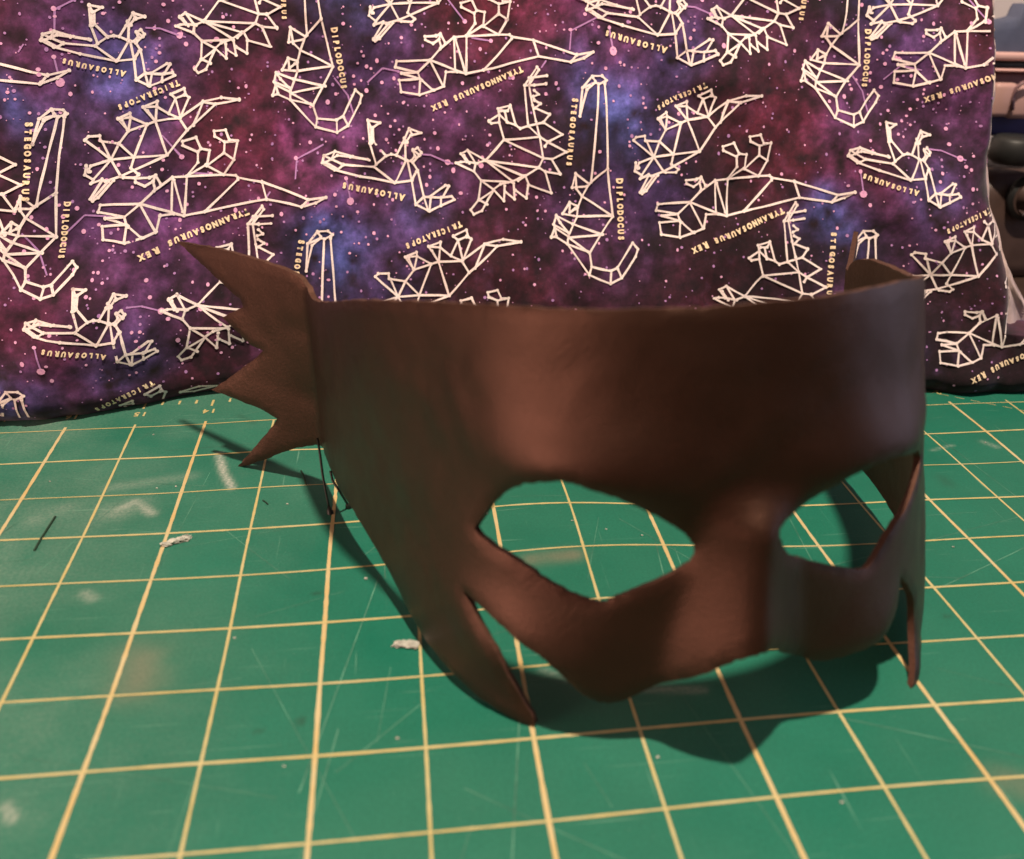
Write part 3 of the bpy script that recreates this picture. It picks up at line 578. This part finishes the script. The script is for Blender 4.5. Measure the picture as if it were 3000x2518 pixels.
for a, b in rim: faces.append((2*n0+rmap[b], 2*n0+rmap[a], 2*n0+nr+rmap[a], 2*n0+nr+rmap[b])); fm.append(2)
mask = empty('leather_mask', (-8.2, -6.9, 0))
tag(mask, 'dark brown leather half mask with eyeholes and jagged feather edges standing on the cutting mat', 'mask')
def kid(o, par):
    o.parent = par; o.matrix_parent_inverse = par.matrix_world.inverted() if False else Matrix.Translation(-par.location); return o
shell = kid(mesh_obj('mask_shell', verts, faces, [M_leather, M_back, M_cut], None, fm, True), mask)

# cords tied through the back corner
def hang(name, pts, r, knob):
    c = MB(); P = np.array(pts); t = np.linspace(0, 1, 14); Q = np.array([[np.interp(k, np.linspace(0, 1, len(P)), P[:, j]) for j in range(3)] for k in t])
    tube(c, Q, r, 8); e = Q[-1]; d = nrm(Q[-1]-Q[-2]); tube(c, [e-d*.02, e+d*.04, e+d*.13, e+d*.2, e+d*.22], [r, r*2.6, r*3.1, r*2.7, r*1.2], 10)
    return kid(c.obj(name, M_cord), mask)
def at(px, py, Y): return ony(px, py, Y)
hang('tie_cord', [at(930, 1285, -2.2), at(936, 1320, -2.35), at(945, 1390, -2.5), at(954, 1440, -2.6), onz(964, 1488, .07)], .016, 1)
hang('tie_cord', [at(968, 1380, -2.6), at(975, 1410, -2.65), at(995, 1440, -2.75), onz(1018, 1478, .07)], .016, 1)

# ------------------------------------------------------------------ scraps on the mat
M_scrap = mat_simple('white_scrap', (.40, .40, .35, 1), .8, .35, 500, .3, .4); M_thread = mat_simple('dark_green_thread', (.008, .03, .015, 1), .8)
def crumb(px, py, r, label, name='paper_scrap', cat='scrap', parts=1, ex=1.0, ang=0, z=.02, mt=None, group=None):
    bm = bmesh.new()
    for k in range(parts):
        c = onz(px, py)+np.array([(k-(parts-1)/2)*r*1.3*math.cos(ang), (k-(parts-1)/2)*r*1.3*math.sin(ang), 0])
        mtx = Matrix.Translation(Vector((c[0], c[1], z*.6)))@Matrix.Rotation(ang+random.uniform(-.5, .5), 4, 'Z')@Matrix.Diagonal((r*ex, r*.7, z, 1))
        bmesh.ops.create_icosphere(bm, subdivisions=2, radius=1, matrix=mtx)
    for v in bm.verts:
        j = np.array([random.uniform(-1, 1) for _ in range(3)])*r*.34; v.co += Vector((j[0], j[1], j[2]*.5)); v.co.z = max(v.co.z, .004)
    bm.verts.index_update()
    o = mesh_obj(name, [tuple(v.co) for v in bm.verts], [[v.index for v in f.verts] for f in bm.faces], mt or M_scrap, None, None, False); bm.free()
    return tag(o, label, cat, group)
crumb(518, 1590, .062, 'crumpled white paper scrap on the left of the mat beside an orange line', parts=4, ex=1.2, ang=.5, z=.035)
crumb(1190, 1892, .075, 'pale grey torn scrap just left of the long cheek point', parts=2, ex=1.3, ang=-.2, z=.03)
crumb(1072, 1662 if False else 1698, .02, 'tiny white fleck beside the left cheek shadow')
crumb(1422, 1508, .022, 'white crumb seen at the left corner of the left eyehole', parts=2, z=.02)
for x, y, w_ in [(146, 1412, 'white speck of lint near the far left end of the second row of squares'), (460, 1432, 'white speck of lint left of the chalky streak'), (516, 1427, 'white speck of lint just left of the chalky streak, nearer to it'),
 (450, 1275, 'white speck of lint below the printed numbers'), (1164, 2165, 'white speck of lint in front of the left cheek point'), (687, 1871, 'white speck of lint left of the mask, on the middle left squares'), (833, 2247, 'white speck of lint at the near left, below a dark dot'),
 (1776, 1552, 'larger white speck of lint seen through the left eyehole, right of the middle line'), (1880, 1570, 'small white speck of lint farthest right inside the left eyehole'), (1676, 1527, 'white speck of lint touching the line inside the left eyehole'), (2886, 1298, 'white speck of lint at the far right edge among chalk marks'),
 (2792, 1604, 'white speck of lint right of the mask beside the right eyehole'), (1928, 2220, 'white speck of lint at the near edge of the mask shadow'), (2466, 2352, 'white speck of lint on the near right squares'), (842, 1478, 'white speck of lint under the lowest feather point')]:
    crumb(x, y, random.uniform(.012, .018), w_, 'lint_speck', 'lint', z=.01, group='white lint specks scattered over the mat')
def thread(pts, r, label, mt=M_thread, name='thread', cat='thread'):
    c = MB(); tube(c, [onz(*p, .012) for p in pts], r, 6); return tag(c.obj(name, mt), label, cat)
thread([(162, 1514), (140, 1548), (118, 1582), (101, 1613)], .014, 'short straight dark green thread near the left edge of the mat')
thread([(882, 1380), (888, 1390), (892, 1405), (897, 1420)], .012, 'short curved dark thread in the shadow beside the tie cords')
thread([(770, 1466), (778, 1471), (785, 1478)], .009, 'tiny dark thread below the lowest feather point')

# ------------------------------------------------------------------ things behind, right edge, out of focus
def bx(mb, px0, py0, px1, py1, Y, dep, bev=.1, x1=None, mi=0):
    a = ony(px0, py0, Y); b = ony(px1, py1, Y); X1_ = x1 if x1 is not None else b[0]
    rbox(mb, ((a[0]+X1_)/2, Y+dep/2, (a[2]+b[2])/2), (abs(X1_-a[0]), dep, abs(a[2]-b[2])), bev, mi)
M_slate = mat_simple('slate_cloth', (.075, .085, .14, 1), .85, .2, 60); M_pink = mat_simple('rose_plastic', (.62, .38, .35, 1), .35, .08, 20, .5)
M_teal = mat_simple('dark_teal_plastic', (.06, .09, .10, 1), .4); M_mauve = mat_simple('mauve_plastic', (.22, .12, .13, 1), .5, .2); M_navy = mat_simple('navy_plastic', (.045, .042, .14, 1), .5, .15)
M_black = mat_simple('black_rubber', (.018, .018, .018, 1), .5); M_brown = mat_simple('dark_brown_plastic', (.075, .045, .038, 1), .45, .2); M_blush = mat_simple('blush_plastic', (.50, .30, .27, 1), .4, .06, 20, .5)
Yb = 7.0
spk = empty('speaker', (3.6, Yb, 0)); tag(spk, 'dark brown rounded speaker with a black round driver at the right edge behind the cloth', 'speaker')
b = MB(); a1 = ony(2890, 500, Yb); rbox(b, (a1[0]+2.2, Yb+1.4, 1.0), (4.4, 2.6, 2.5), .5, 0, 5); kid(b.obj('speaker_body', M_brown), spk)
b = MB(); rbox(b, (a1[0]+2.2, Yb+1.4, -.1+.2), (4.0, 2.3, .4), .1); kid(b.obj('speaker_foot', M_black), spk)
cc = ony(3015, 580, Yb); b = MB()
tube(b, [(cc[0], Yb+.1, cc[2]), (cc[0], Yb-.08, cc[2])], [.52, .52], 40); kid(b.obj('driver_ring', M_black), spk)
b = MB(); tube(b, [(cc[0], Yb-.08, cc[2]), (cc[0], Yb-.10, cc[2]), (cc[0], Yb-.06, cc[2])], [.42, .36, .1], 40); kid(b.obj('driver_cone', M_brown), spk)
c2 = ony(3000, 450, Yb-.2); b = MB(); tube(b, [(c2[0], Yb+.2, c2[2]-.28), (c2[0], Yb+.2, c2[2]-.2), (c2[0], Yb+.2, c2[2]+.22), (c2[0], Yb+.2, c2[2]+.3)], [.42, .52, .52, .42], 36)
tag(b.obj('black_lid', M_black), 'black round lid lying on the speaker at the right edge', 'lid')
nav = empty('storage_box', (4, Yb+1, 2.9)); tag(nav, 'navy storage box with a blush clip handle above the speaker', 'box')
b = MB(); bx(b, 2870, 300, 3000, 402, Yb+.8, 3, .12, x1=6.5); kid(b.obj('box_body', M_navy), nav)
b = MB(); bx(b, 2922, 245, 2968, 345, Yb+.55, .3, .1); kid(b.obj('clip', M_blush), nav)
b = MB(); bx(b, 2970, 250, 3040, 352, Yb+.5, .3, .14); kid(b.obj('clip', M_blush), nav)
b = MB(); tube(b, [ony(2966, 322, Yb+.45), ony(2967, 290, Yb+.4), ony(2975, 262, Yb+.4), ony(2992, 246, Yb+.4), ony(3010, 238, Yb+.4)], .045, 8); kid(b.obj('handle_wire', M_mauve), nav)
tray = empty('stacked_tray', (4, Yb+1, 4)); tag(tray, 'stack of mauve and rose pink trays between the navy box and slate cap', 'tray')
b = MB(); bx(b, 2860, 212, 3000, 300, Yb+1.0, 3.2, .08, x1=6.8); kid(b.obj('tray_body', M_mauve), tray)
b = MB(); bx(b, 2860, 201, 3000, 213, Yb+.75, 3.4, .04, x1=7); kid(b.obj('tray_rim', M_pink), tray)
b = MB(); bx(b, 2860, 180, 3000, 201, Yb+1.0, 3.2, .05, x1=6.8); kid(b.obj('tray_gap', M_teal), tray)
b = MB(); bx(b, 2860, 153, 3000, 180, Yb+.75, 3.4, .06, x1=7); kid(b.obj('tray_rim', M_pink), tray)
# soft slate cap: a lofted lump with a higher square crown to the right
b = MB(); prof = [(2888, 152, 80), (2900, 152, 72), (2912, 152, 64), (2935, 152, 60), (2955, 152, 55), (2968, 152, 50), (2975, 152, 14), (3000, 152, 13), (3060, 152, 16), (3120, 152, 60)]
rows = []
for px, pb, pt in prof:
    lo = ony(px, pb, Yb+1.0); hi = ony(px, pt, Yb+1.0)
    for k in range(12):
        q = math.pi*k/11; rows.append((lo[0], Yb+1.3-.35*math.cos(q), lo[2]+(hi[2]-lo[2])*min(1, 1.25*math.sin(q)**.5 if 0 < k < 11 else 0)))
b.add(rows, grid_faces(len(prof), 12)); b.add(rows[:12], [tuple(range(12))]); b.add(rows[-12:], [tuple(range(12))[::-1]])
tag(b.obj('slate_cap', M_slate), 'slate blue soft cap lying on the trays at the top right', 'cloth')
